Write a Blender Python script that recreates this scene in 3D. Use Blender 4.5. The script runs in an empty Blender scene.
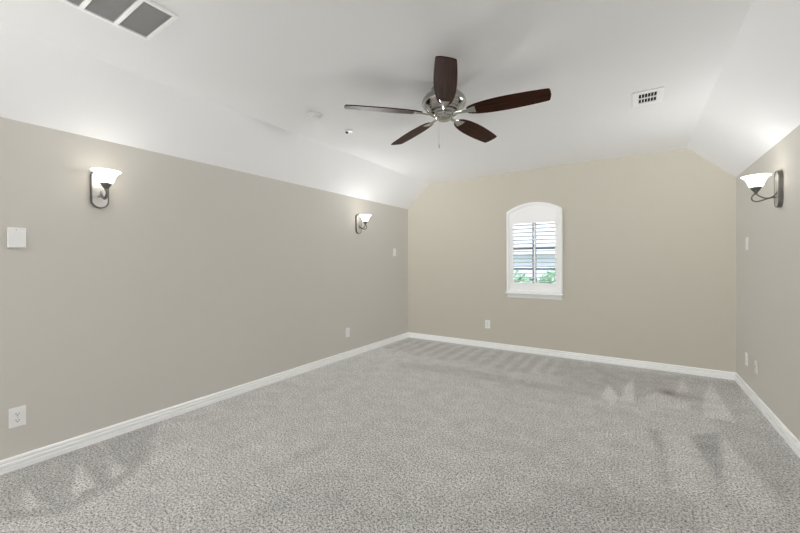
import bpy, bmesh, math, random
from mathutils import Vector, Matrix

random.seed(7)
S = bpy.context.scene
COL = S.collection
PI = math.pi

# ------------------------------------------------------------------ room measures (metres)
A = 3.081            # left wall at x = -A
B = 0.868            # right wall at x = B
D = 4.938            # far wall at y = D
Y0 = -9.0            # wall behind the camera
H = 2.444            # flat ceiling
K = 2.075            # knee walls
XL, XR = -2.688, 0.467   # where the slopes meet the flat ceiling

# ------------------------------------------------------------------ camera
YAW, PITCH, ROLL = 0.5804, -0.0024, -0.0039
FPX = 357.84
cd = bpy.data.cameras.new('camera')
cam = bpy.data.objects.new('camera', cd)
COL.objects.link(cam)
rt = Vector((math.cos(YAW), math.sin(YAW), 0))
fl = Vector((-math.sin(YAW), math.cos(YAW), 0))
fw = fl * math.cos(PITCH) + Vector((0, 0, 1)) * math.sin(PITCH)
up = -fl * math.sin(PITCH) + Vector((0, 0, 1)) * math.cos(PITCH)
r2 = rt * math.cos(ROLL) + up * math.sin(ROLL)
u2 = up * math.cos(ROLL) - rt * math.sin(ROLL)
m = Matrix((r2, u2, -fw)).transposed().to_4x4()
m.translation = Vector((0, 0, 1.2235))
cam.matrix_world = m
cd.sensor_width = 36.0
cd.lens = FPX / 800 * 36
cd.shift_y = -3.8 / 800
cd.clip_start = 0.02
S.camera = cam

# ------------------------------------------------------------------ world, sun, large lights, exposure
S.view_settings.view_transform = 'Standard'
S.view_settings.look = 'None'
S.view_settings.gamma = 1.0
S.view_settings.use_curve_mapping = False
S.view_settings.exposure = 0.22
SKY = 2.0
SUN = 2.6
REAR_FILL_W = 105.0
BOUNCE_W = 185.0
REAR_FILL_TILT = 15
REAR_FILL_COL = (0.96, 0.98, 1.0)
LAMP_FAR_W = 5.3       # the pair at the far end
UPLIGHT = 1.5
LAMP_SPREAD = 0.75
LAMP_COL = (0.98, 0.99, 1.0)
w = bpy.data.worlds.new('sky')
S.world = w
w.use_nodes = True
bg = w.node_tree.nodes['Background']
bg.inputs['Color'].default_value = (0.86, 0.92, 1.0, 1)
bg.inputs['Strength'].default_value = SKY
sl = bpy.data.lights.new('sun', 'SUN')
sl.energy = SUN
sl.angle = 0.02
so = bpy.data.objects.new('sun', sl)
COL.objects.link(so)
so.rotation_euler = (math.radians(48), 0, math.radians(25))
# added area light filling the room from its unseen end
al = bpy.data.lights.new('rear_fill', 'AREA')
al.shape = 'RECTANGLE'
al.size = 3.7
al.size_y = 1.3
al.energy = REAR_FILL_W
al.color = REAR_FILL_COL
ao = bpy.data.objects.new('rear_fill', al)
COL.objects.link(ao)
ao.location = (-1.1, Y0 + 0.7, 0.75)
ao.rotation_euler = (math.radians(90 + REAR_FILL_TILT), 0, 0)

# added upward spot: fill bounced off the ceiling behind the camera
fs_ = bpy.data.lights.new('bounce_fill', 'SPOT')
fs_.energy = BOUNCE_W
fs_.spot_size = math.radians(138)
fs_.spot_blend = 0.9
fs_.shadow_soft_size = 0.12
fo_ = bpy.data.objects.new('bounce_fill', fs_)
COL.objects.link(fo_)
fo_.location = (-1.8, -1.3, 1.1)
fo_.rotation_euler = (math.radians(180), 0, 0)


# ------------------------------------------------------------------ materials
def srgb(r, g, b):
    def f(c):
        c /= 255.0
        return c / 12.92 if c <= 0.04045 else ((c + 0.055) / 1.055) ** 2.4
    return (f(r), f(g), f(b), 1)


def mat(name, col, rough=0.6, metal=0.0, noise=None, bump=None, spec=0.5, emit=None, coat=0.0):
    M = bpy.data.materials.new(name)
    M.use_nodes = True
    nt = M.node_tree
    p = nt.nodes['Principled BSDF']
    p.inputs['Base Color'].default_value = col
    p.inputs['Roughness'].default_value = rough
    p.inputs['Metallic'].default_value = metal
    p.inputs['Specular IOR Level'].default_value = spec
    p.inputs['Coat Weight'].default_value = coat
    if emit:
        p.inputs['Emission Color'].default_value = emit[0]
        p.inputs['Emission Strength'].default_value = emit[1]
    if noise or bump:
        tc = nt.nodes.new('ShaderNodeTexCoord')
    if noise:
        sc, amt = noise
        n = nt.nodes.new('ShaderNodeTexNoise')
        n.inputs['Scale'].default_value = sc
        n.inputs['Detail'].default_value = 4
        nt.links.new(tc.outputs['Object'], n.inputs['Vector'])
        mx = nt.nodes.new('ShaderNodeMix')
        mx.data_type = 'RGBA'
        mx.inputs[6].default_value = tuple(c * (1 - amt) for c in col[:3]) + (1,)
        mx.inputs[7].default_value = tuple(min(1, c * (1 + amt)) for c in col[:3]) + (1,)
        nt.links.new(n.outputs['Fac'], mx.inputs[0])
        nt.links.new(mx.outputs[2], p.inputs['Base Color'])
    if bump:
        sc, st, dist = bump
        n = nt.nodes.new('ShaderNodeTexNoise')
        n.inputs['Scale'].default_value = sc
        n.inputs['Detail'].default_value = 3
        nt.links.new(tc.outputs['Object'], n.inputs['Vector'])
        b = nt.nodes.new('ShaderNodeBump')
        b.inputs['Strength'].default_value = st
        b.inputs['Distance'].default_value = dist
        nt.links.new(n.outputs['Fac'], b.inputs['Height'])
        nt.links.new(b.outputs['Normal'], p.inputs['Normal'])
    return M


WALL = mat('wall_paint', srgb(206, 202, 194), 0.75, bump=(90, 0.12, 0.002), spec=0.3)
FARWALL = mat('far_wall_paint', srgb(199, 194, 180), 0.75, bump=(90, 0.12, 0.002), spec=0.3)
CEIL = mat('ceiling_paint', srgb(240, 240, 240), 0.85, bump=(70, 0.12, 0.002), spec=0.25)
TRIM = mat('trim_paint', srgb(250, 250, 249), 0.35, noise=(3, 0.01))
PLASTIC = mat('white_plastic', srgb(238, 237, 235), 0.35, noise=(8, 0.01))
SLOT = mat('dark_slot', srgb(40, 38, 36), 0.6, noise=(8, 0.05))
NICKEL = mat('brushed_nickel', (0.45, 0.44, 0.42, 1), 0.2, 1.0, noise=(40, 0.06))
PEWTER = mat('aged_pewter', (0.20, 0.195, 0.185, 1), 0.3, 1.0, noise=(30, 0.12))
SHADE = mat('lit_frosted_glass', srgb(250, 248, 243), 0.3, emit=((1.0, 0.96, 0.89, 1), 2.8), noise=(20, 0.01))
_nt = SHADE.node_tree      # frosted glass lets part of the bulb's light straight through
_o = _nt.nodes['Material Output']
_mx = _nt.nodes.new('ShaderNodeMixShader')
_tr = _nt.nodes.new('ShaderNodeBsdfTransparent')
_mx.inputs[0].default_value = 0.38
_nt.links.new(_nt.nodes['Principled BSDF'].outputs[0], _mx.inputs[1])
_nt.links.new(_tr.outputs[0], _mx.inputs[2])
_nt.links.new(_mx.outputs[0], _o.inputs[0])
SATIN = mat('satin_nickel', (0.55, 0.54, 0.51, 1), 0.42, 0.8, noise=(30, 0.08))
SCREW = mat('screw_steel', (0.6, 0.6, 0.6, 1), 0.35, 1.0, noise=(40, 0.05))
DUCT_SHADE = mat('duct_shade', srgb(10, 11, 12), 0.8, noise=(10, 0.1))
FILTER = mat('grey_filter', srgb(205, 205, 205), 0.9, noise=(120, 0.12))
CHAIN = mat('chain_metal', srgb(205, 202, 195), 0.4, 0.4, noise=(30, 0.04))
MUNTIN = mat('grey_sash', srgb(104, 108, 124), 0.5, noise=(8, 0.03))


def wood_mat():
    M = bpy.data.materials.new('walnut_blade')
    M.use_nodes = True
    nt = M.node_tree
    p = nt.nodes['Principled BSDF']
    p.inputs['Roughness'].default_value = 0.5
    p.inputs['Specular IOR Level'].default_value = 0.08
    tc = nt.nodes.new('ShaderNodeTexCoord')
    mp = nt.nodes.new('ShaderNodeMapping')
    mp.inputs['Scale'].default_value = (1.5, 26, 26)
    n = nt.nodes.new('ShaderNodeTexNoise')
    n.inputs['Scale'].default_value = 2.2
    n.inputs['Detail'].default_value = 6
    n.inputs['Roughness'].default_value = 0.65
    n.inputs['Distortion'].default_value = 0.7
    cr = nt.nodes.new('ShaderNodeValToRGB')
    cr.color_ramp.elements[0].position = 0.32
    cr.color_ramp.elements[0].color = srgb(30, 16, 11)
    cr.color_ramp.elements[1].position = 0.72
    cr.color_ramp.elements[1].color = srgb(80, 44, 26)
    nt.links.new(tc.outputs['Object'], mp.inputs['Vector'])
    nt.links.new(mp.outputs['Vector'], n.inputs['Vector'])
    nt.links.new(n.outputs['Fac'], cr.inputs['Fac'])
    nt.links.new(cr.outputs['Color'], p.inputs['Base Color'])
    return M


WOOD = wood_mat()


def carpet_mat():
    M = bpy.data.materials.new('carpet')
    M.use_nodes = True
    nt = M.node_tree
    L = nt.links.new
    p = nt.nodes['Principled BSDF']
    p.inputs['Roughness'].default_value = 0.95
    p.inputs['Specular IOR Level'].default_value = 0.1
    p.inputs['Sheen Weight'].default_value = 0.15
    tc = nt.nodes.new('ShaderNodeTexCoord')

    def noise(scale, detail, rough=0.5):
        n = nt.nodes.new('ShaderNodeTexNoise')
        n.inputs['Scale'].default_value = scale
        n.inputs['Detail'].default_value = detail
        n.inputs['Roughness'].default_value = rough
        L(tc.outputs['Object'], n.inputs['Vector'])
        return n

    def math_(op, a, b):
        q = nt.nodes.new('ShaderNodeMath')
        q.operation = op
        for i, v in enumerate((a, b)):
            if isinstance(v, (int, float)):
                q.inputs[i].default_value = v
            else:
                L(v, q.inputs[i])
        return q.outputs[0]
    fine = noise(170, 2, 0.6)
    tuft = noise(88, 2, 0.5)
    mid = noise(7, 5, 0.65)
    big = noise(1.3, 3, 0.5)
    att = nt.nodes.new('ShaderNodeAttribute')
    att.attribute_name = 'pile'
    att2 = nt.nodes.new('ShaderNodeAttribute')
    att2.attribute_name = 'stain'
    cr = nt.nodes.new('ShaderNodeValToRGB')
    cr.color_ramp.elements[0].position = 0.38
    cr.color_ramp.elements[0].color = srgb(82, 80, 77)
    cr.color_ramp.elements[1].position = 0.575
    cr.color_ramp.elements[1].color = srgb(208, 206, 202)
    grain = math_('MULTIPLY_ADD', tuft.outputs['Fac'], 0.45)
    L(math_('MULTIPLY', fine.outputs['Fac'], 0.55), grain.node.inputs[2])
    L(grain, cr.inputs['Fac'])
    # brightness of the brushed pile
    v = math_('MULTIPLY_ADD', mid.outputs['Fac'], 0.75)
    v.node.inputs[2].default_value = 0.93
    v2 = math_('MULTIPLY_ADD', big.outputs['Fac'], 0.25)
    v2.node.inputs[2].default_value = -0.125
    v = math_('ADD', v, v2)
    v3 = math_('MULTIPLY', att.outputs['Fac'], 0.72)
    v = math_('ADD', v, v3)
    hs = nt.nodes.new('ShaderNodeVectorMath')
    hs.operation = 'SCALE'
    L(cr.outputs['Color'], hs.inputs[0])
    L(v, hs.inputs['Scale'])
    mx = nt.nodes.new('ShaderNodeMix')
    mx.data_type = 'RGBA'
    L(att2.outputs['Fac'], mx.inputs[0])
    L(hs.outputs['Vector'], mx.inputs[6])
    mx.inputs[7].default_value = srgb(112, 100, 84)
    L(mx.outputs[2], p.inputs['Base Color'])
    b = nt.nodes.new('ShaderNodeBump')
    b.inputs['Strength'].default_value = 0.8
    b.inputs['Distance'].default_value = 0.01
    L(grain, b.inputs['Height'])
    L(b.outputs['Normal'], p.inputs['Normal'])
    return M


CARPET = carpet_mat()


def glass_mat():
    M = bpy.data.materials.new('window_glass')
    M.use_nodes = True
    nt = M.node_tree
    nt.nodes.clear()
    o = nt.nodes.new('ShaderNodeOutputMaterial')
    mx = nt.nodes.new('ShaderNodeMixShader')
    fr = nt.nodes.new('ShaderNodeFresnel')
    fr.inputs['IOR'].default_value = 1.3
    t = nt.nodes.new('ShaderNodeBsdfTransparent')
    g = nt.nodes.new('ShaderNodeBsdfGlossy')
    g.inputs['Roughness'].default_value = 0.02
    nt.links.new(fr.outputs[0], mx.inputs[0])
    nt.links.new(t.outputs[0], mx.inputs[1])
    nt.links.new(g.outputs[0], mx.inputs[2])
    nt.links.new(mx.outputs[0], o.inputs[0])
    return M


GLASS = glass_mat()


# ------------------------------------------------------------------ helpers
def link(name, bm, material, parent=None, smooth=False, mats=None):
    me = bpy.data.meshes.new(name)
    bmesh.ops.recalc_face_normals(bm, faces=bm.faces[:])
    bm.to_mesh(me)
    bm.free()
    if smooth:
        for p in me.polygons:
            p.use_smooth = True
    o = bpy.data.objects.new(name, me)
    for mm in (mats or [material]):
        me.materials.append(mm)
    COL.objects.link(o)
    if parent:
        o.parent = parent
    return o


def smooth_angle(o, deg=40):
    me = o.data
    for p in me.polygons:
        p.use_smooth = True
    bm = bmesh.new()
    bm.from_mesh(me)
    for e in bm.edges:
        if len(e.link_faces) == 2 and e.calc_face_angle(0) > math.radians(deg):
            e.smooth = False
    bm.to_mesh(me)
    bm.free()
    return o


def thing(name, label, cat, loc, rot=(0, 0, 0), group=None):
    o = bpy.data.objects.new(name, None)
    o.empty_display_size = 0.1
    COL.objects.link(o)
    o.location = loc
    o.rotation_euler = rot
    return tag(o, label, cat, group)


def tag(o, label, cat, group=None):
    o['label'] = label
    o['category'] = cat
    if group:
        o['group'] = group
    return o


def struct(o):
    o['kind'] = 'structure'
    return o


def box(bm, x0, x1, y0, y1, z0, z1, mi=0):
    vs = [bm.verts.new(v) for v in ((x0, y0, z0), (x1, y0, z0), (x1, y1, z0), (x0, y1, z0),
                                    (x0, y0, z1), (x1, y0, z1), (x1, y1, z1), (x0, y1, z1))]
    fs = []
    for f in ((0, 3, 2, 1), (4, 5, 6, 7), (0, 1, 5, 4), (1, 2, 6, 5), (2, 3, 7, 6), (3, 0, 4, 7)):
        ff = bm.faces.new([vs[i] for i in f])
        ff.material_index = mi
        fs.append(ff)
    return vs


def rbox(bm, x0, x1, y0, y1, z0, z1, r, seg=2, mi=0):
    t = bmesh.new()
    box(t, x0, x1, y0, y1, z0, z1)
    bmesh.ops.bevel(t, geom=t.edges[:], offset=r, segments=seg, profile=0.5, affect='EDGES')
    for f in t.faces:
        f.material_index = mi
    me = bpy.data.meshes.new('tmp')
    t.to_mesh(me)
    t.free()
    n0 = len(bm.faces)
    bm.from_mesh(me)
    bm.faces.ensure_lookup_table()
    for f in bm.faces[n0:]:
        f.material_index = mi
    bpy.data.meshes.remove(me)


def lathe(bm, prof, seg=40, cap=True, center=(0, 0), mi=0):
    rings = []
    for r, z in prof:
        if r < 1e-5:
            rings.append([bm.verts.new((center[0], center[1], z))])
        else:
            rings.append([bm.verts.new((center[0] + r * math.cos(2 * PI * i / seg),
                                        center[1] + r * math.sin(2 * PI * i / seg), z)) for i in range(seg)])
    for a, b in zip(rings, rings[1:]):
        for i in range(seg):
            j = (i + 1) % seg
            if len(a) == 1 and len(b) == 1:
                continue
            if len(a) == 1:
                f = bm.faces.new((a[0], b[i], b[j]))
            elif len(b) == 1:
                f = bm.faces.new((a[i], b[0], a[j]))
            else:
                f = bm.faces.new((a[i], b[i], b[j], a[j]))
            f.material_index = mi
    if cap:
        for r in (rings[0], rings[-1]):
            if len(r) > 1:
                bm.faces.new(r).material_index = mi


def catmull(pts, n=8):
    P = [Vector(p) for p in pts]
    P = [P[0] * 2 - P[1]] + P + [P[-1] * 2 - P[-2]]
    out = []
    for i in range(1, len(P) - 2):
        for k in range(n):
            t = k / n
            a, b, c, d = P[i - 1], P[i], P[i + 1], P[i + 2]
            out.append(0.5 * ((2 * b) + (c - a) * t + (2 * a - 5 * b + 4 * c - d) * t * t + (3 * b - a - 3 * c + d) * t ** 3))
    out.append(P[-2])
    return out


def tube(bm, pts, r, seg=10):
    pts = [Vector(p) for p in pts]
    rings = []
    n = None
    for i, p in enumerate(pts):
        t = (pts[min(i + 1, len(pts) - 1)] - pts[max(i - 1, 0)]).normalized()
        if n is None:
            n = t.orthogonal().normalized()
        n = (n - t * n.dot(t)).normalized()
        b = t.cross(n)
        rr = r(i / (len(pts) - 1)) if callable(r) else r
        rings.append([bm.verts.new(p + (n * math.cos(2 * PI * k / seg) + b * math.sin(2 * PI * k / seg)) * rr) for k in range(seg)])
    for a, c in zip(rings, rings[1:]):
        for k in range(seg):
            j = (k + 1) % seg
            bm.faces.new((a[k], a[j], c[j], c[k]))
    bm.faces.new(rings[0])
    bm.faces.new(rings[-1])


def prism(bm, outline, axis, t0, t1, mi=0):
    """outline: 2-D points; axis: which axis is extruded ('x': (y,z), 'y': (x,z), 'z': (x,y))"""
    def P(q, t):
        return {'x': (t, q[0], q[1]), 'y': (q[0], t, q[1]), 'z': (q[0], q[1], t)}[axis]
    a = [bm.verts.new(P(q, t0)) for q in outline]
    b = [bm.verts.new(P(q, t1)) for q in outline]
    bm.faces.new(a).material_index = mi
    bm.faces.new(b[::-1]).material_index = mi
    for i in range(len(a)):
        j = (i + 1) % len(a)
        bm.faces.new((a[i], a[j], b[j], b[i])).material_index = mi


def ring_prism(bm, outer, inner, axis, t0, t1):
    """a frame: outer and inner outlines with the same number of points"""
    def P(q, t):
        return {'x': (t, q[0], q[1]), 'y': (q[0], t, q[1]), 'z': (q[0], q[1], t)}[axis]
    n = len(outer)
    o0 = [bm.verts.new(P(q, t0)) for q in outer]
    o1 = [bm.verts.new(P(q, t1)) for q in outer]
    i0 = [bm.verts.new(P(q, t0)) for q in inner]
    i1 = [bm.verts.new(P(q, t1)) for q in inner]
    for k in range(n):
        j = (k + 1) % n
        bm.faces.new((o0[k], o0[j], i0[j], i0[k]))
        bm.faces.new((o1[k], i1[k], i1[j], o1[j]))
        bm.faces.new((o0[k], o1[k], o1[j], o0[j]))
        bm.faces.new((i0[k], i0[j], i1[j], i1[k]))


# ------------------------------------------------------------------ the room shell
T = 0.14
bm = bmesh.new()
box(bm, -A - T, -A, Y0 - T, D + T, -0.12, K + 0.02)
struct(link('wall_left', bm, WALL))
bm = bmesh.new()
box(bm, B, B + T, Y0 - T, D + T, -0.12, K + 0.02)
struct(link('wall_right', bm, WALL))
bm = bmesh.new()
gable = [(-A, 0), (B, 0), (B, K), (XR, H), (XL, H), (-A, K)]
prism(bm, [(-A, -0.1), (B, -0.1), (B, K), (XR, H), (XL, H), (-A, K)], 'y', Y0 - T, Y0)
struct(link('wall_rear', bm, WALL))

# ceiling: flat middle with a slope down to each knee wall
bm = bmesh.new()
prism(bm, [(-A - T, K - (H - K) / (XL + A) * T), (-A, K), (XL, H), (XR, H), (B, K), (B + T, K - (H - K) / (B - XR) * T),
           (B + T, H + 0.3), (-A - T, H + 0.3)], 'y', Y0 - T, D + T)
struct(link('ceiling', bm, CEIL))

# window opening outline (x, z), springing arch
WX0, WX1 = -1.472, -0.766
WC = (WX0 + WX1) / 2


def arch(x0, x1, z0, zs, za, n=18):
    """closed outline from lower left, up, over a segmental arch, down"""
    hw = (x1 - x0) / 2
    c = (x0 + x1) / 2
    rise = za - zs
    R = (hw * hw + rise * rise) / (2 * rise)
    zc = za - R
    a = math.asin(hw / R)
    pts = [(x0, z0), (x0, zs)]
    for i in range(1, n):
        t = -a + 2 * a * i / n
        pts.append((c + R * math.sin(t), zc + R * math.cos(t)))
    pts += [(x1, zs), (x1, z0)]
    return pts


ZS, ZA, ZB = 1.897, 2.004, 0.803
hole = arch(WX0 + 0.02, WX1 - 0.02, ZB, ZS - 0.02, ZA - 0.022)


def wall_with_hole(bm, outer, hole, y0, y1):
    def loop(pts, y):
        vs = [bm.verts.new((q[0], y, q[1])) for q in pts]
        es = [bm.edges.new((vs[i], vs[(i + 1) % len(vs)])) for i in range(len(vs))]
        return vs, es
    O0, eo0 = loop(outer, y0)
    I0, ei0 = loop(hole, y0)
    bmesh.ops.triangle_fill(bm, edges=eo0 + ei0, use_beauty=True, use_dissolve=False)
    O1, eo1 = loop(outer, y1)
    I1, ei1 = loop(hole, y1)
    bmesh.ops.triangle_fill(bm, edges=eo1 + ei1, use_beauty=True, use_dissolve=False)
    for P, Q in ((O0, O1), (I0, I1)):
        for i in range(len(P)):
            j = (i + 1) % len(P)
            bm.faces.new((P[i], P[j], Q[j], Q[i]))


bm = bmesh.new()
wall_with_hole(bm, [(-A, -0.1), (B, -0.1), (B, K), (XR, H), (XL, H), (-A, K)], hole, D, D + T)
struct(link('wall_far', bm, FARWALL))

# ------------------------------------------------------------------ carpet
# brushed-pile marks left by the vacuum cleaner: floor outlines (x, y) and tone


def inside(p, poly):
    c = False
    j = len(poly) - 1
    for i in range(len(poly)):
        (xi, yi), (xj, yj) = poly[i], poly[j]
        if (yi > p[1]) != (yj > p[1]) and p[0] < (xj - xi) * (p[1] - yi) / (yj - yi) + xi:
            c = not c
        j = i
    return c


def edge_dist(p, poly):
    best = 9
    for i in range(len(poly)):
        a, b = poly[i - 1], poly[i]
        dx, dy = b[0] - a[0], b[1] - a[1]
        t = max(0, min(1, ((p[0] - a[0]) * dx + (p[1] - a[1]) * dy) / (dx * dx + dy * dy + 1e-12)))
        best = min(best, math.hypot(p[0] - a[0] - t * dx, p[1] - a[1] - t * dy))
    return best


# >>>marks
MARKS = [
    ([(-2.981, 4.818), (-2.889, 4.838), (-2.877, 4.122), (-3.001, 4.152)], -0.3, 0.025),
    ([(-2.772, 4.818), (-2.715, 4.838), (-2.708, 3.984), (-2.792, 4.014)], -0.3, 0.025),
    ([(-2.642, 4.818), (-2.555, 4.838), (-2.544, 4.088), (-2.662, 4.118)], -0.3, 0.025),
    ([(-2.444, 4.818), (-2.363, 4.838), (-2.353, 4.019), (-2.464, 4.049)], -0.3, 0.025),
    ([(-2.261, 4.818), (-2.182, 4.838), (-2.172, 4.067), (-2.281, 4.097)], -0.3, 0.025),
    ([(-2.083, 4.818), (-2.005, 4.838), (-1.995, 3.995), (-2.103, 4.025)], -0.3, 0.025),
    ([(-1.907, 4.818), (-1.835, 4.838), (-1.826, 4.033), (-1.927, 4.063)], -0.3, 0.025),
    ([(-1.744, 4.818), (-1.661, 4.838), (-1.651, 4.129), (-1.764, 4.159)], -0.3, 0.025),
    ([(-1.556, 4.818), (-1.464, 4.838), (-1.453, 4.057), (-1.576, 4.087)], -0.3, 0.025),
    ([(-1.348, 4.818), (-1.276, 4.838), (-1.266, 4.013), (-1.368, 4.043)], -0.3, 0.025),
    ([(-1.184, 4.818), (-1.127, 4.838), (-1.12, 3.974), (-1.204, 4.004)], -0.3, 0.025),
    ([(-1.056, 4.818), (-0.983, 4.838), (-0.973, 4.021), (-1.076, 4.051)], -0.3, 0.025),
    ([(-0.89, 4.818), (-0.82, 4.838), (-0.811, 4.113), (-0.91, 4.143)], -0.3, 0.025),
    ([(-0.732, 4.818), (-0.656, 4.838), (-0.647, 4.06), (-0.752, 4.09)], -0.3, 0.025),
    ([(-0.561, 4.818), (-0.497, 4.838), (-0.488, 3.974), (-0.581, 4.004)], -0.3, 0.025),
    ([(-0.415, 4.818), (-0.348, 4.838), (-0.339, 3.992), (-0.435, 4.022)], -0.3, 0.025),
    ([(-0.76, 4.694), (0.871, 4.808), (0.845, 3.172), (0.618, 2.322), (0.588, 2.302), (0.611, 2.555), (0.587, 2.788), (0.542, 3.072), (0.507, 3.384), (0.439, 3.745), (0.036, 3.732), (-0.357, 3.825), (-0.625, 3.852)], -0.26, 0.06),
    ([(-2.4, 3.651), (-1.682, 3.815), (-1.0, 3.793), (-0.273, 3.816), (-0.263, 3.676), (-0.944, 3.579), (-1.684, 3.553), (-2.264, 3.444)], -0.26, 0.05),
    ([(0.445, 3.638), (0.526, 4.239), (0.636, 4.693), (0.635, 4.28), (0.637, 3.918), (0.638, 3.618), (0.558, 3.647)], 0.22, 0.02),
    ([(0.32, 4.196), (0.427, 4.82), (0.421, 4.261)], 0.15, 0.02),
    ([(-0.224, 4.108), (-0.25, 3.713), (-0.168, 3.473), (-0.119, 3.74)], 0.34, 0.015),
    ([(-0.017, 4.459), (-0.088, 4.061), (-0.102, 3.669), (-0.007, 3.704)], 0.3, 0.015),
    ([(0.037, 3.841), (0.214, 4.191), (0.298, 4.008), (0.398, 3.964), (0.372, 3.702), (0.106, 3.674)], 0.1, 0.02),
    ([(0.873, 4.742), (0.68, 3.726), (0.714, 3.591), (0.814, 3.618)], -0.1, 0.02),
    ([(0.309, 3.187), (0.357, 2.884), (0.394, 2.578), (0.456, 2.921), (0.501, 3.38)], -0.5, 0.02),
    ([(0.067, 3.174), (0.123, 2.816), (0.151, 2.322), (0.173, 2.806), (0.173, 3.169)], -0.42, 0.03),
    ([(0.321, 3.194), (0.173, 3.169), (0.161, 2.605), (0.192, 2.311), (0.303, 2.383)], 0.18, 0.05),
    ([(0.501, 3.277), (0.396, 2.539), (0.57, 2.387), (0.601, 2.671), (0.558, 2.961)], 0.18, 0.03),
    ([(-0.336, 2.065), (0.021, 2.276), (0.234, 2.338), (0.243, 2.079), (-0.283, 1.737)], -0.25, 0.12),
    ([(-1.898, 1.274), (-1.433, 1.46), (-0.924, 1.588), (-0.322, 1.978), (-0.283, 1.737), (-1.533, 0.927)], -0.2, 0.2),
    ([(-3.086, 0.459), (-3.053, 1.283), (-2.789, 1.122), (-2.543, 1.011), (-2.374, 0.798), (-2.337, 0.543), (-2.533, 0.376)], -0.4, 0.03),
    ([(-2.861, 0.753), (-2.647, 0.675), (-2.387, 0.596), (-2.485, 0.674), (-2.458, 0.722)], 0.2, 0.015),
    ([(-2.789, 0.88), (-2.466, 0.792), (-2.515, 0.875)], 0.2, 0.015),
    ([(-2.792, 0.496), (-2.511, 0.455), (-2.483, 0.525)], 0.2, 0.015),
    ([(-3.059, 0.9), (-2.853, 0.895), (-3.059, 0.916)], 0.1, 0.01),
    ([(-1.832, 1.512), (-1.726, 1.808), (-1.662, 1.694), (-1.716, 1.492)], -0.2, 0.04),
]
STAINS = [(0.256, 4.125, 0.07, 0.09, 0.75), (0.363, 4.106, 0.14, 0.05, 0.35)]
# <<<marks

STEP = 0.02
nx = int(round((B + A) / STEP))
FY0 = -0.5
ny = int(round((D - FY0) / STEP))
me = bpy.data.meshes.new('floor')
vs, fs, pile, stain = [], [], [], []
boxes = []
for poly, tone, soft in MARKS:
    xs = [q[0] for q in poly]
    ys = [q[1] for q in poly]
    boxes.append((min(xs) - soft, max(xs) + soft, min(ys) - soft, max(ys) + soft))
for j in range(ny + 1):
    y = FY0 + (D - FY0) * j / ny if j else Y0
    for i in range(nx + 1):
        x = -A + (B + A) * i / nx
        vs.append((x, y, 0))
        v = 0.0
        for (poly, tone, soft), bb in zip(MARKS, boxes):
            if bb[0] < x < bb[1] and bb[2] < y < bb[3]:
                dd = edge_dist((x, y), poly)
                sd = dd if inside((x, y), poly) else -dd
                t = max(0, min(1, 0.5 + sd / (2 * soft)))
                t = t * t * (3 - 2 * t)
                v = v * (1 - t) + tone * t
        pile.append(v)
        s = 0.0
        for (cx, cy, rx, ry, am) in STAINS:
            q = ((x - cx) / rx) ** 2 + ((y - cy) / ry) ** 2
            s = max(s, am * math.exp(-q))
        stain.append(s)
W = nx + 1
for j in range(ny):
    for i in range(nx):
        fs.append((j * W + i, j * W + i + 1, (j + 1) * W + i + 1, (j + 1) * W + i))
me.from_pydata(vs, [], fs)
me.materials.append(CARPET)
for nm, data in (('pile', pile), ('stain', stain)):
    a = me.attributes.new(nm, 'FLOAT', 'POINT')
    a.data.foreach_set('value', data)
floor = bpy.data.objects.new('floor', me)
COL.objects.link(floor)
struct(floor)

# ------------------------------------------------------------------ baseboards
BPROF = [(0, 0), (0.016, 0), (0.016, 0.024), (0.008, 0.028), (0.008, 0.033), (0.0155, 0.037), (0.0155, 0.050),
         (0.007, 0.054), (0.007, 0.059), (0.0125, 0.063), (0.0115, 0.074), (0.007, 0.080), (0, 0.080)]


def baseboard(name, p0, p1, nrm, mitre):
    """profile swept from p0 to p1; nrm points into the room"""
    bm = bmesh.new()
    d = (Vector(p1) - Vector(p0)).normalized()
    rows = []
    for p, s in ((Vector(p0), 1), (Vector(p1), -1)):
        row = []
        for o, z in BPROF:
            q = p + Vector(nrm) * o + d * (s * o if mitre else 0)
            row.append(bm.verts.new((q.x, q.y, z)))
        rows.append(row)
    n = len(BPROF)
    for i in range(n):
        j = (i + 1) % n
        bm.faces.new((rows[0][i], rows[0][j], rows[1][j], rows[1][i]))
    bm.faces.new(rows[0])
    bm.faces.new(rows[1])
    return struct(link(name, bm, TRIM))


baseboard('baseboard_left', (-A, Y0, 0), (-A, D, 0), (1, 0, 0), True)
baseboard('baseboard_far', (-A, D, 0), (B, D, 0), (0, -1, 0), True)
baseboard('baseboard_right', (B, Y0, 0), (B, D, 0), (-1, 0, 0), True)
baseboard('baseboard_rear', (-A, Y0, 0), (B, Y0, 0), (0, 1, 0), True)

# ------------------------------------------------------------------ window with plantation shutter
win = bpy.data.objects.new('window_1', None)
COL.objects.link(win)
win.location = (WC, D, ZB)
struct(win)


def wpart(name, bm, material, parent=None, label=None):
    """geometry given in room coordinates, moved into the window's space"""
    bmesh.ops.translate(bm, verts=bm.verts[:], vec=(-WC, -D, -ZB))
    o = link(name, bm, material, parent or win)
    if label:
        o['label'] = label
    return o


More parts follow.
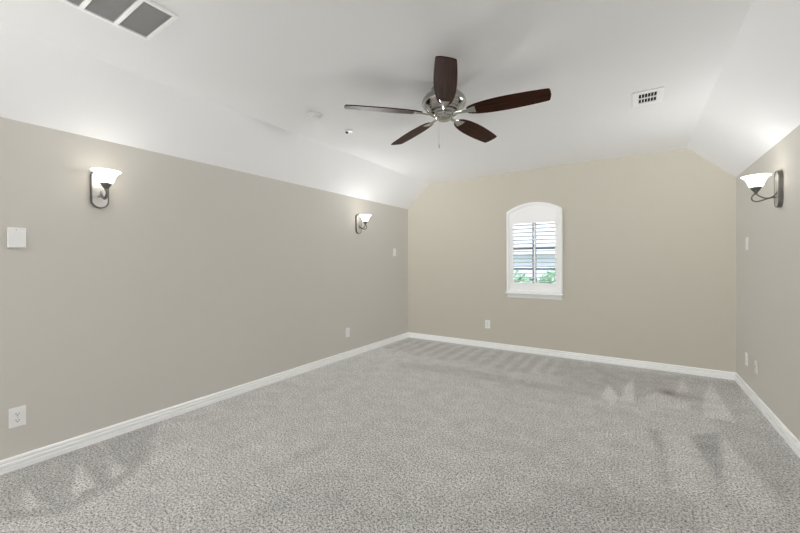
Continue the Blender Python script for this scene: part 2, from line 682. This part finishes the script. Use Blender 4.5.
bm = bmesh.new()      # outer casing, arched
ring_prism(bm, arch(WX0, WX1, ZB, ZS, ZA), arch(WX0 + 0.032, WX1 - 0.032, ZB + 0.035, ZS - 0.028, ZA - 0.034), 'y', D - 0.026, D + 0.02)
ring_prism(bm, arch(WX0 + 0.012, WX1 - 0.012, ZB + 0.01, ZS - 0.01, ZA - 0.012), arch(WX0 + 0.026, WX1 - 0.026, ZB + 0.024, ZS - 0.022, ZA - 0.026), 'y', D - 0.033, D - 0.024)
wpart('casing', bm, TRIM)
bm = bmesh.new()      # shutter panel: stiles, rails and the arched top
SX0, SX1, SZ0, SZ1 = WX0 + 0.086, WX1 - 0.090, 0.935, 1.735
ring_prism(bm, arch(WX0 + 0.030, WX1 - 0.030, ZB + 0.033, ZS - 0.026, ZA - 0.032),
           [(SX0, SZ0), (SX0, SZ1 - 0.001)] + [(SX0 + (SX1 - SX0) * i / 18, SZ1) for i in range(1, 18)] + [(SX1, SZ1 - 0.001), (SX1, SZ0)],
           'y', D - 0.002, D + 0.022)
sh = wpart('shutter_panel', bm, TRIM)
bm = bmesh.new()      # raised moulding following the arch
a1 = arch(WX0 + 0.085, WX1 - 0.085, 1.765, 1.83, 1.925)
a2 = arch(WX0 + 0.098, WX1 - 0.098, 1.778, 1.822, 1.912)
ring_prism(bm, a1, a2, 'y', D - 0.010, D - 0.001)
bmesh.ops.translate(bm, verts=bm.verts[:], vec=(-WC, -D, -ZB))
link('arch_moulding', bm, TRIM, sh)
nlv = 16
bm0 = None
for k in range(nlv):
    z = SZ0 + (k + 0.5) * (SZ1 - SZ0) / nlv
    bm = bmesh.new()
    ang = math.radians(-9)
    prof = []
    for i in range(12):
        t = 2 * PI * i / 12
        py, pz = 0.031 * math.cos(t), 0.0048 * math.sin(t)
        prof.append((py * math.cos(ang) - pz * math.sin(ang), py * math.sin(ang) + pz * math.cos(ang)))
    prism(bm, [(D + 0.012 + q[0], z + q[1]) for q in prof], 'x', SX0 - 0.004, SX1 + 0.004)
    bmesh.ops.translate(bm, verts=bm.verts[:], vec=(-WC, -D, -ZB))
    link('louver', bm, TRIM, sh)
bm = bmesh.new()
rbox(bm, WC + 0.006, WC + 0.030, D - 0.032, D - 0.020, SZ0 + 0.005, SZ1 - 0.01, 0.003)
bmesh.ops.translate(bm, verts=bm.verts[:], vec=(-WC, -D, -ZB))
link('tilt_rod', bm, TRIM, sh)
bm = bmesh.new()      # sash with muntins behind the shutter
GX0, GX1 = WX0 + 0.055, WX1 - 0.055
ring_prism(bm, [(GX0 - 0.03, ZB), (GX0 - 0.03, ZA), (GX1 + 0.03, ZA), (GX1 + 0.03, ZB)],
           [(GX0, ZB + 0.06), (GX0, ZA - 0.06), (GX1, ZA - 0.06), (GX1, ZB + 0.06)], 'y', D + 0.085, D + 0.13)
sash = wpart('sash', bm, TRIM)
bm = bmesh.new()
box(bm, WC - 0.037, WC + 0.011, D + 0.09, D + 0.105, ZB + 0.05, ZA - 0.05)
for z in (1.118, 1.398):
    box(bm, GX0 - 0.01, GX1 + 0.01, D + 0.0905, D + 0.1045, z - 0.013, z + 0.013)
bmesh.ops.translate(bm, verts=bm.verts[:], vec=(-WC, -D, -ZB))
mo = link('muntin_grid', bm, MUNTIN, sash)
mo['label'] = 'grey window bars behind the louvers'
bm = bmesh.new()
box(bm, GX0 - 0.01, GX1 + 0.01, D + 0.110, D + 0.114, ZB + 0.05, ZA - 0.05)
bmesh.ops.translate(bm, verts=bm.verts[:], vec=(-WC, -D, -ZB))
link('glass_pane', bm, GLASS, sash)
bm = bmesh.new()      # stool and apron
rbox(bm, WX0 - 0.012, WX1 + 0.012, D - 0.055, D + 0.03, ZB - 0.020, ZB + 0.003, 0.006)
wpart('sill', bm, TRIM)
bm = bmesh.new()
prism(bm, [(D, ZB - 0.018), (D - 0.02, ZB - 0.018), (D - 0.017, ZB - 0.045), (D - 0.012, ZB - 0.062), (D - 0.010, ZB - 0.072), (D, ZB - 0.072)], 'x', WX0 + 0.005, WX1 - 0.005)
wpart('apron', bm, TRIM)

# ------------------------------------------------------------------ ceiling fan
FX, FY = -1.126, 2.289
fan = thing('ceiling_fan', 'brushed nickel ceiling fan with five dark walnut blades, mounted on the flat ceiling', 'ceiling fan', (FX, FY, H), (-0.0074, -0.0142, 0))


def z(v):
    return v - H


bm = bmesh.new()
lathe(bm, [(0.0, 0.0), (0.088, 0.0), (0.088, -0.008), (0.080, -0.022), (0.078, -0.030)], 48)
smooth_angle(link('canopy', bm, NICKEL, fan))
bm = bmesh.new()
lathe(bm, [(0.0, -0.028), (0.078, -0.028), (0.104, -0.036), (0.130, -0.054), (0.148, -0.076), (0.155, -0.097), (0.153, -0.112), (0.144, -0.127),
           (0.128, -0.140), (0.122, -0.143), (0.122, -0.149), (0.116, -0.151), (0.108, -0.156), (0.108, -0.165), (0.0, -0.165)], 64)
smooth_angle(link('motor_housing', bm, NICKEL, fan))
bm = bmesh.new()
lathe(bm, [(0.0, -0.163), (0.088, -0.163), (0.092, -0.167), (0.092, -0.177), (0.086, -0.180), (0.070, -0.182), (0.064, -0.186), (0.062, -0.191),
           (0.066, -0.193), (0.066, -0.200), (0.058, -0.203), (0.054, -0.207), (0.054, -0.213), (0.046, -0.219), (0.020, -0.222), (0.0, -0.222)], 56)
smooth_angle(link('switch_cup', bm, NICKEL, fan))

ZBL = z(2.262)
prof = [(0.165, 0.026), (0.175, 0.034), (0.195, 0.043), (0.23, 0.053), (0.29, 0.0625), (0.36, 0.0685), (0.43, 0.070), (0.50, 0.0685),
        (0.57, 0.0655), (0.64, 0.061), (0.685, 0.0575), (0.696, 0.054)]


prof = [(r * 0.99, wd) for r, wd in prof]


def blade_bm():
    bm = bmesh.new()
    out = [(r, wd) for r, wd in prof]
    tip = [(0.695, 0.03), (0.698, 0.0), (0.695, -0.03)]
    pts = out + tip + [(r, -wd) for r, wd in reversed(prof)]
    prism(bm, pts, 'z', -0.0035, 0.0035)
    es = [e for e in bm.edges if abs(e.verts[0].co.z - e.verts[1].co.z) < 1e-6]
    bmesh.ops.bevel(bm, geom=es, offset=0.0015, segments=2, affect='EDGES', profile=0.5)
    return bm


def iron_bm():
    bm = bmesh.new()
    # arm from the flywheel out to a flared plate under the blade root
    st = [(0.075, 0.016, 0.004), (0.10, 0.014, 0.005), (0.13, 0.013, 0.005), (0.155, 0.017, 0.004), (0.18, 0.025, 0.003), (0.205, 0.032, 0.0025), (0.222, 0.034, 0.002)]
    rows = []
    for r, wd, th in st:
        zt = -0.0036
        rows.append([bm.verts.new(v) for v in ((r, -wd, zt), (r, wd, zt), (r, wd * 0.8, zt - th), (r, 0, zt - th * 1.9), (r, -wd * 0.8, zt - th))])
    # pointed centre of the plate
    for a, b in zip(rows, rows[1:]):
        for i in range(5):
            j = (i + 1) % 5
            bm.faces.new((a[i], a[j], b[j], b[i]))
    bm.faces.new(rows[0])
    bm.faces.new(rows[-1])
    for cx, cy in ((0.196, 0.016), (0.196, -0.016)):
        lathe(bm, [(0.0, -0.0075), (0.004, -0.0075), (0.004, -0.005), (0.0, -0.005)], 10, False, (cx, cy))
    return bm


PH = -1.097
bl0 = None
for k in range(5):
    if bl0 is None:
        bl0 = link('blade', blade_bm(), WOOD, fan)
        bl0['label'] = 'dark walnut blade'
        ir0 = link('blade_iron', iron_bm(), NICKEL, bl0)
        ir0['label'] = 'brushed nickel blade bracket'
        b = bl0
    else:
        b = bl0.copy()
        COL.objects.link(b)
        b.parent = fan
        i2 = ir0.copy()
        COL.objects.link(i2)
        i2.parent = b
    b.location = (0, 0, ZBL)
    # rotation about the radial axis first (pitch), then about z
    b.rotation_mode = 'XYZ'
    b.rotation_euler = (math.radians(-13), 0, PH + k * 2 * PI / 5)

bm = bmesh.new()
dirx = (-0.02, -0.045)
zc = -0.208
n = 46
for i in range(n):
    bmesh.ops.create_icosphere(bm, subdivisions=1, radius=0.0022, matrix=Matrix.Translation((dirx[0], dirx[1], zc - i * 0.0042)))
ch = link('pull_chain', bm, CHAIN, fan)
bm = bmesh.new()
zf = zc - n * 0.0042
lathe(bm, [(0.0, zf + 0.003), (0.003, zf), (0.005, zf - 0.012), (0.005, zf - 0.022), (0.003, zf - 0.028), (0.0, zf - 0.029)], 14, False, dirx)
link('pull_fob', bm, CHAIN, ch)


# ------------------------------------------------------------------ wall sconces (local: +x out of the wall, z up, origin on the wall)
def pill(hw, hh, n=14):
    pts = []
    zc = hh - hw
    for i in range(n + 1):
        t = PI * i / n
        pts.append((hw * math.cos(t), zc + hw * math.sin(t)))
    for i in range(n + 1):
        t = PI + PI * i / n
        pts.append((hw * math.cos(t), -zc + hw * math.sin(t)))
    return pts


def bulb(parent, watts, spread, loc=(0.129, 0, 0.085), radius=0.11, smooth=0.30):
    ld = bpy.data.lights.new('bulb', 'POINT')
    ld.energy = watts
    ld.color = LAMP_COL
    ld.shadow_soft_size = radius
    ld.use_nodes = True
    nt = ld.node_tree
    em = nt.nodes['Emission']
    fo = nt.nodes.new('ShaderNodeLightFalloff')
    fo.inputs['Strength'].default_value = 1.0
    fo.inputs['Smooth'].default_value = smooth
    ad = nt.nodes.new('ShaderNodeMath')
    ad.operation = 'MULTIPLY_ADD'
    ad.inputs[1].default_value = spread
    nt.links.new(fo.outputs['Constant'], ad.inputs[0])
    nt.links.new(fo.outputs['Linear'], ad.inputs[2])
    nt.links.new(ad.outputs[0], em.inputs['Strength'])
    lo = bpy.data.objects.new('bulb', ld)
    COL.objects.link(lo)
    lo.parent = parent
    lo.location = loc
    return lo


def make_sconce(label, loc, rotz, group, watts, spread=LAMP_SPREAD):
    t = thing('wall_sconce', label, 'wall lamp', loc, (0, 0, rotz), group)
    bm = bmesh.new()
    prism(bm, pill(0.046, 0.128), 'x', 0.0, 0.023)
    bp = link('back_plate', bm, SATIN, t)
    bm = bmesh.new()
    ring_prism(bm, pill(0.050, 0.132), pill(0.042, 0.124), 'x', 0.0, 0.026)
    rim = link('plate_rim', bm, PEWTER, bp)
    rim['label'] = 'dark rim of the back plate'
    md = rim.modifiers.new('bevel', 'BEVEL')
    md.width = 0.003
    md.segments = 2
    md.limit_method = 'ANGLE'
    dz = -0.013
    ox = 0.004
    bm = bmesh.new()
    for pts in ([(0.010, -0.006, -0.042), (0.05, -0.006, -0.044), (0.09, -0.006, -0.058), (0.118, -0.005, -0.065), (0.139, -0.003, -0.058),
                 (0.148, 0.0, -0.044), (0.146, 0.002, -0.028), (0.138, 0.003, -0.016), (0.127, 0.002, -0.008)],
                [(0.123, 0.0, -0.006), (0.117, 0.004, -0.018), (0.10, 0.008, -0.034), (0.08, 0.009, -0.045), (0.058, 0.009, -0.046),
                 (0.038, 0.008, -0.034), (0.022, 0.006, -0.010), (0.010, 0.004, 0.014)]):
        tube(bm, catmull([(x + ox * min(1, x / 0.1), y, zz + dz) for x, y, zz in pts]), 0.0052, 8)
    smooth_angle(link('scroll_arm', bm, PEWTER, t), 60)
    bm = bmesh.new()
    bmesh.ops.create_uvsphere(bm, u_segments=12, v_segments=8, radius=0.006, matrix=Matrix.Translation((0.018, 0, 0.022)))
    link('finial', bm, PEWTER, bp, smooth=True)
    bm = bmesh.new()
    c = (0.125 + ox, 0)
    lathe(bm, [(r, zz + dz) for r, zz in ((0.0, -0.014), (0.007, -0.013), (0.010, -0.006), (0.009, 0.0), (0.018, 0.012), (0.028, 0.026), (0.031, 0.034),
                                          (0.031, 0.039), (0.0, 0.039))], 28, False, c)
    smooth_angle(link('socket_cup', bm, PEWTER, t))
    bm = bmesh.new()
    outer = [(0.024, 0.036), (0.034, 0.040), (0.040, 0.050), (0.044, 0.063), (0.049, 0.078), (0.056, 0.093), (0.066, 0.107), (0.077, 0.116), (0.081, 0.118)]
    outer = [(r, zz + dz) for r, zz in outer]
    inner = [(r - 0.003, zz + 0.002) for r, zz in outer]
    lathe(bm, outer + [(0.081, 0.1205 + dz)] + inner[::-1], 48, False, c)
    s = link('glass_shade', bm, SHADE, t, smooth=True)
    s['label'] = 'glowing white frosted glass bell shade'
    bulb(t, watts, spread)                          # glow of the whole shade
    bulb(t, watts * UPLIGHT, spread * 0.3, radius=0.07, smooth=0.07)   # light thrown up through the open bowl
    return t


G = 'pewter wall sconces'
make_sconce('lit pewter sconce on the left wall nearest the camera, above the white wall box', (-A, 0.925, 1.730), 0, G, 2.6, 0.10)
make_sconce('lit pewter sconce on the left wall near the far corner', (-A, 3.676, 1.730), 0, G, LAMP_FAR_W * 1.1)
make_sconce('lit pewter sconce with scroll arm on the right wall', (B, 3.60, 1.730), PI, G, LAMP_FAR_W)


bulb(None, 0.3, LAMP_SPREAD, (B - 0.125, 0.87, 1.828))      # the fourth sconce's bulb, beside the camera, out of the photograph


# ------------------------------------------------------------------ electrical plates (local: +x out of the wall)
def plate_bm(hw, hh, th):
    bm = bmesh.new()
    rbox(bm, -0.001, th, -hw, hw, -hh, hh, min(0.0025, th * 0.45))
    return bm


def make_outlet(label, loc, rotz, group=None):
    t = thing('wall_outlet', label, 'outlet', loc, (0, 0, rotz), group)
    link('cover_plate', plate_bm(0.036, 0.0585, 0.006), PLASTIC, t)
    for zz in (0.0195, -0.0195):
        bm = bmesh.new()
        pts = []
        for i in range(24):
            a = 2 * PI * i / 24
            pts.append((0.0165 * math.cos(a), zz + max(-0.0135, min(0.0135, 0.0165 * math.sin(a)))))
        prism(bm, pts, 'x', 0.003, 0.0075)
        rc = link('receptacle', bm, PLASTIC, t)
        bm = bmesh.new()
        box(bm, 0.0070, 0.0078, -0.0075, -0.0050, zz - 0.002, zz + 0.007)
        box(bm, 0.0070, 0.0078, 0.0050, 0.0075, zz - 0.002, zz + 0.006)
        prism(bm, [(0.003 * math.cos(2 * PI * i / 10), zz - 0.007 + 0.003 * math.sin(2 * PI * i / 10)) for i in range(10)], 'x', 0.0070, 0.0078)
        link('slots', bm, SLOT, rc)
    bm = bmesh.new()
    prism(bm, [(0.003 * math.cos(2 * PI * i / 12), 0.003 * math.sin(2 * PI * i / 12)) for i in range(12)], 'x', 0.004, 0.0068)
    link('screw', bm, SCREW, t)
    return t


def make_switch(label, loc, rotz, group=None):
    t = thing('light_switch', label, 'switch', loc, (0, 0, rotz), group)
    link('cover_plate', plate_bm(0.036, 0.0585, 0.006), PLASTIC, t)
    bm = bmesh.new()
    prism(bm, [(0.004, -0.033), (0.0065, -0.033), (0.0085, 0.0), (0.010, 0.033), (0.004, 0.033)], 'y', -0.0165, 0.0165)
    link('rocker', bm, PLASTIC, t)
    return t


make_outlet('white duplex outlet low on the left wall nearest the camera', (-A, 0.529, 0.308), 0)
make_outlet('white duplex outlet low on the left wall below the farther sconce', (-A, 3.465, 0.320), 0)
make_outlet('white duplex outlet on the far wall left of the window', (-1.750, D, 0.331), -PI / 2)
make_outlet('white duplex outlet on the right wall nearest the far corner', (B, 4.53, 0.310), PI)

PALE = mat('pale_plastic', srgb(226, 224, 219), 0.45, noise=(8, 0.01))
t = thing('cable_plate', 'pale cable wall plate low on the right wall, beside the corner outlet', 'wall plate', (B, 4.215, 0.316), (0, 0, PI))
link('cover_plate', plate_bm(0.036, 0.0585, 0.006), PALE, t)
bm = bmesh.new()
tube(bm, [(0.004, 0, 0), (0.016, 0, 0)], 0.005, 12)
link('coaxial_jack', bm, SCREW, t)

make_switch('white rocker switch on the left wall by the far corner', (-A, 4.546, 1.370), 0)
make_switch('white rocker switch on the right wall by the far corner', (B, 4.505, 1.380), PI)

t = thing('wall_control_box', 'white rectangular control box on the left wall below the nearer sconce', 'wall box', (-A, 0.5295, 1.375))
bm = bmesh.new()
rbox(bm, -0.001, 0.020, -0.0385, 0.0385, -0.060, 0.060, 0.004)
link('housing', bm, PLASTIC, t)
bm = bmesh.new()
rbox(bm, 0.018, 0.024, -0.0345, 0.0345, -0.056, 0.038, 0.002)
link('cover', bm, PLASTIC, t)
bm = bmesh.new()
prism(bm, [(-0.003 + 0.002 * math.cos(2 * PI * i / 10), 0.047 + 0.002 * math.sin(2 * PI * i / 10)) for i in range(10)], 'x', 0.019, 0.0208)
link('indicator', bm, SLOT, t)


# ------------------------------------------------------------------ ceiling fittings
def grille():
    # return air grille, four filtered bays
    x0, x1, y1 = -2.216, -1.880, 0.884
    n = 4
    fr, dv = 0.030, 0.018
    bay = 0.120
    y0 = y1 - 2 * fr * 0.7 - n * bay - (n - 1) * dv
    t = thing('return_air_grille', 'large white return air grille with grey filter bays on the ceiling', 'air vent', ((x0 + x1) / 2, (y0 + y1) / 2, H))
    cx, cy = (x0 + x1) / 2, (y0 + y1) / 2
    hx, hy = (x1 - x0) / 2, (y1 - y0) / 2
    ix, iy = hx - fr * 0.6, hy - fr * 0.6
    bm = bmesh.new()
    o = [(-hx, -hy), (hx, -hy), (hx, hy), (-hx, hy)]
    i = [(-ix, -iy), (ix, -iy), (ix, iy), (-ix, iy)]
    ring_prism(bm, o, i, 'z', -0.012, 0.0)
    f = link('frame', bm, TRIM, t)
    md = f.modifiers.new('bevel', 'BEVEL')
    md.width = 0.003
    md.segments = 2
    step = 2 * iy / n
    for k in range(1, n):
        yy = -iy + k * step
        bm = bmesh.new()
        box(bm, -ix, ix, yy - dv / 2, yy + dv / 2, -0.0115, -0.001)
        link('divider', bm, TRIM, t)
    for k in range(n):
        ya, yb = -iy + k * step + (dv / 2 if k else 0), -iy + (k + 1) * step - (dv / 2 if k < n - 1 else 0)
        bm = bmesh.new()
        box(bm, -ix, ix, ya, yb, -0.003, -0.0006)
        fl_ = link('filter_bay', bm, FILTER, t)
        fl_['label'] = 'grey louvered filter bay'
        bm = bmesh.new()
        nl = 22
        for q in range(nl):
            xx = -ix + (q + 0.5) * 2 * ix / nl
            vs_ = box(bm, xx - 0.0045, xx + 0.0045, ya, yb, -0.0064, -0.0056)
            bmesh.ops.rotate(bm, verts=vs_, cent=(xx, 0, -0.006), matrix=Matrix.Rotation(math.radians(28), 3, 'Y'))
        link('louvers', bm, LOUV, fl_)
    return t


LOUV = mat('grille_louver', srgb(215, 215, 213), 0.5, noise=(20, 0.03))
grille()


def register():
    t = thing('supply_air_register', 'small white supply air register with two rows of dark slots on the ceiling', 'air vent', (0.0825, 3.245, H))
    hx, hy = 0.094, 0.138
    ix, iy = 0.056, 0.088
    bm = bmesh.new()
    ring_prism(bm, [(-hx, -hy), (hx, -hy), (hx, hy), (-hx, hy)], [(-ix, -iy), (ix, -iy), (ix, iy), (-ix, iy)], 'z', -0.008, 0.0)
    f = link('face_frame', bm, TRIM, t)
    md = f.modifiers.new('bevel', 'BEVEL')
    md.width = 0.003
    md.segments = 2
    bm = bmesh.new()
    box(bm, -ix, ix, -iy, iy, -0.0012, -0.0004)  # flat dark sheet: the shade inside the duct is painted
    dk = link('duct_shade_sheet', bm, DUCT_SHADE, t)
    dk['label'] = 'dark sheet painted as the shade inside the duct'
    bm = bmesh.new()
    box(bm, -ix, ix, -0.007, 0.007, -0.0075, -0.001)
    link('cross_bar', bm, TRIM, t)
    for k in range(7):
        xx = -ix + (k) * 2 * ix / 6
        bm = bmesh.new()
        vs_ = box(bm, xx - 0.0045, xx + 0.0045, -iy, iy, -0.0046, -0.0036)
        bmesh.ops.rotate(bm, verts=vs_, cent=(xx, 0, -0.0041), matrix=Matrix.Rotation(math.radians(-62), 3, 'Y'))
        link('vane', bm, TRIM, t)


register()

t = thing('smoke_detector', 'flat round white detector on the ceiling left of the fan, farther from its blades', 'detector', (-2.215, 2.10, H))
bm = bmesh.new()
lathe(bm, [(0.0, 0.0), (0.062, 0.0), (0.064, -0.006), (0.062, -0.012), (0.0, -0.012)], 40)
smooth_angle(link('base', bm, CEILW if 'CEILW' in globals() else CEIL, t))
bm = bmesh.new()
lathe(bm, [(0.052, -0.011), (0.050, -0.022), (0.042, -0.028), (0.015, -0.030), (0.0, -0.030)], 40, False)
smooth_angle(link('cover', bm, CEIL, t))

t = thing('motion_sensor', 'tiny white ceiling sensor with a dark eye, left of the lower left fan blade', 'sensor', (-2.222, 2.53, H))
bm = bmesh.new()
lathe(bm, [(0.0, 0.0), (0.036, 0.0), (0.038, -0.004), (0.034, -0.010), (0.0, -0.012)], 32)
smooth_angle(link('base', bm, PLASTIC, t))
bm = bmesh.new()
bmesh.ops.create_uvsphere(bm, u_segments=16, v_segments=10, radius=0.014, matrix=Matrix.Translation((-0.016, -0.010, -0.011)))
e = link('eye', bm, SLOT, t, smooth=True)
e['label'] = 'dark sensor eye'

# ------------------------------------------------------------------ outside the window
ROOF = mat('pale_shingle', srgb(204, 208, 224), 0.9, noise=(3, 0.10))  # roof and siding paled: haze of the overexposed view put into their colours
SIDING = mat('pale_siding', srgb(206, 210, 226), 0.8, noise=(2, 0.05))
LEAF = mat('leaf_green', srgb(140, 176, 150), 0.7, noise=(6, 0.3))
BARK = mat('bark', srgb(96, 82, 70), 0.9, noise=(12, 0.2))
GRASS = mat('lawn_grass', srgb(120, 150, 100), 0.95, noise=(4, 0.2))
GZ = -2.9
bm = bmesh.new()
box(bm, -30, 20, D + 1.0, 45, GZ - 0.2, GZ)
struct(link('ground', bm, GRASS))

hs = thing('neighbour_house', 'pale neighbouring house with grey gabled roof outside the window', 'house', (-1.5, 16.5, GZ))
bm = bmesh.new()
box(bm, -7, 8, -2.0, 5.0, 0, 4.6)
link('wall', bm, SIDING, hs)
bm = bmesh.new()
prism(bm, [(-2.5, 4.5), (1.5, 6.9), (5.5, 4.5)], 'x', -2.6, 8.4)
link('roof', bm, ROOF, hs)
bm = bmesh.new()
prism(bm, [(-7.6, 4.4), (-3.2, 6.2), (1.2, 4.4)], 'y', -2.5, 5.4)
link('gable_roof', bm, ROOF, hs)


def bush(label, loc, rad, h, seed):
    rnd = random.Random(seed)
    t = thing('tree', label, 'tree', loc, (0, 0, 0), 'trees outside the window')
    bm = bmesh.new()
    tube(bm, [(0, 0, 0), (0.05, 0, h * 0.5), (0, 0.03, h * 0.9)], lambda q: 0.09 * (1 - 0.6 * q), 8)
    link('trunk', bm, BARK, t)
    bm = bmesh.new()
    for i in range(2600):
        a, u = rnd.uniform(0, 2 * PI), rnd.uniform(-1, 1)
        rr = rad * (0.55 + 0.45 * rnd.random()) * (0.8 + 0.25 * math.sin(3 * a + 2 * u + seed))
        c = Vector((rr * math.cos(a) * math.sqrt(1 - u * u), rr * math.sin(a) * math.sqrt(1 - u * u), h - rad * 0.8 + rr * u * 0.85))
        n_ = Vector((rnd.gauss(0, 1), rnd.gauss(0, 1), rnd.gauss(0, 1))).normalized()
        s_ = n_.orthogonal().normalized()
        q_ = n_.cross(s_)
        ln, wd = rnd.uniform(0.06, 0.11), rnd.uniform(0.025, 0.045)
        bm.faces.new([bm.verts.new(c + s_ * ln), bm.verts.new(c + q_ * wd), bm.verts.new(c - s_ * ln), bm.verts.new(c - q_ * wd)])
    link('foliage', bm, LEAF, t)


bush('leafy green tree seen through the left half of the window', (-2.35, 8.6, GZ), 0.80, 3.86, 3)
bush('leafy green tree seen through the right half of the window', (-1.75, 10.6, GZ), 0.90, 3.92, 5)
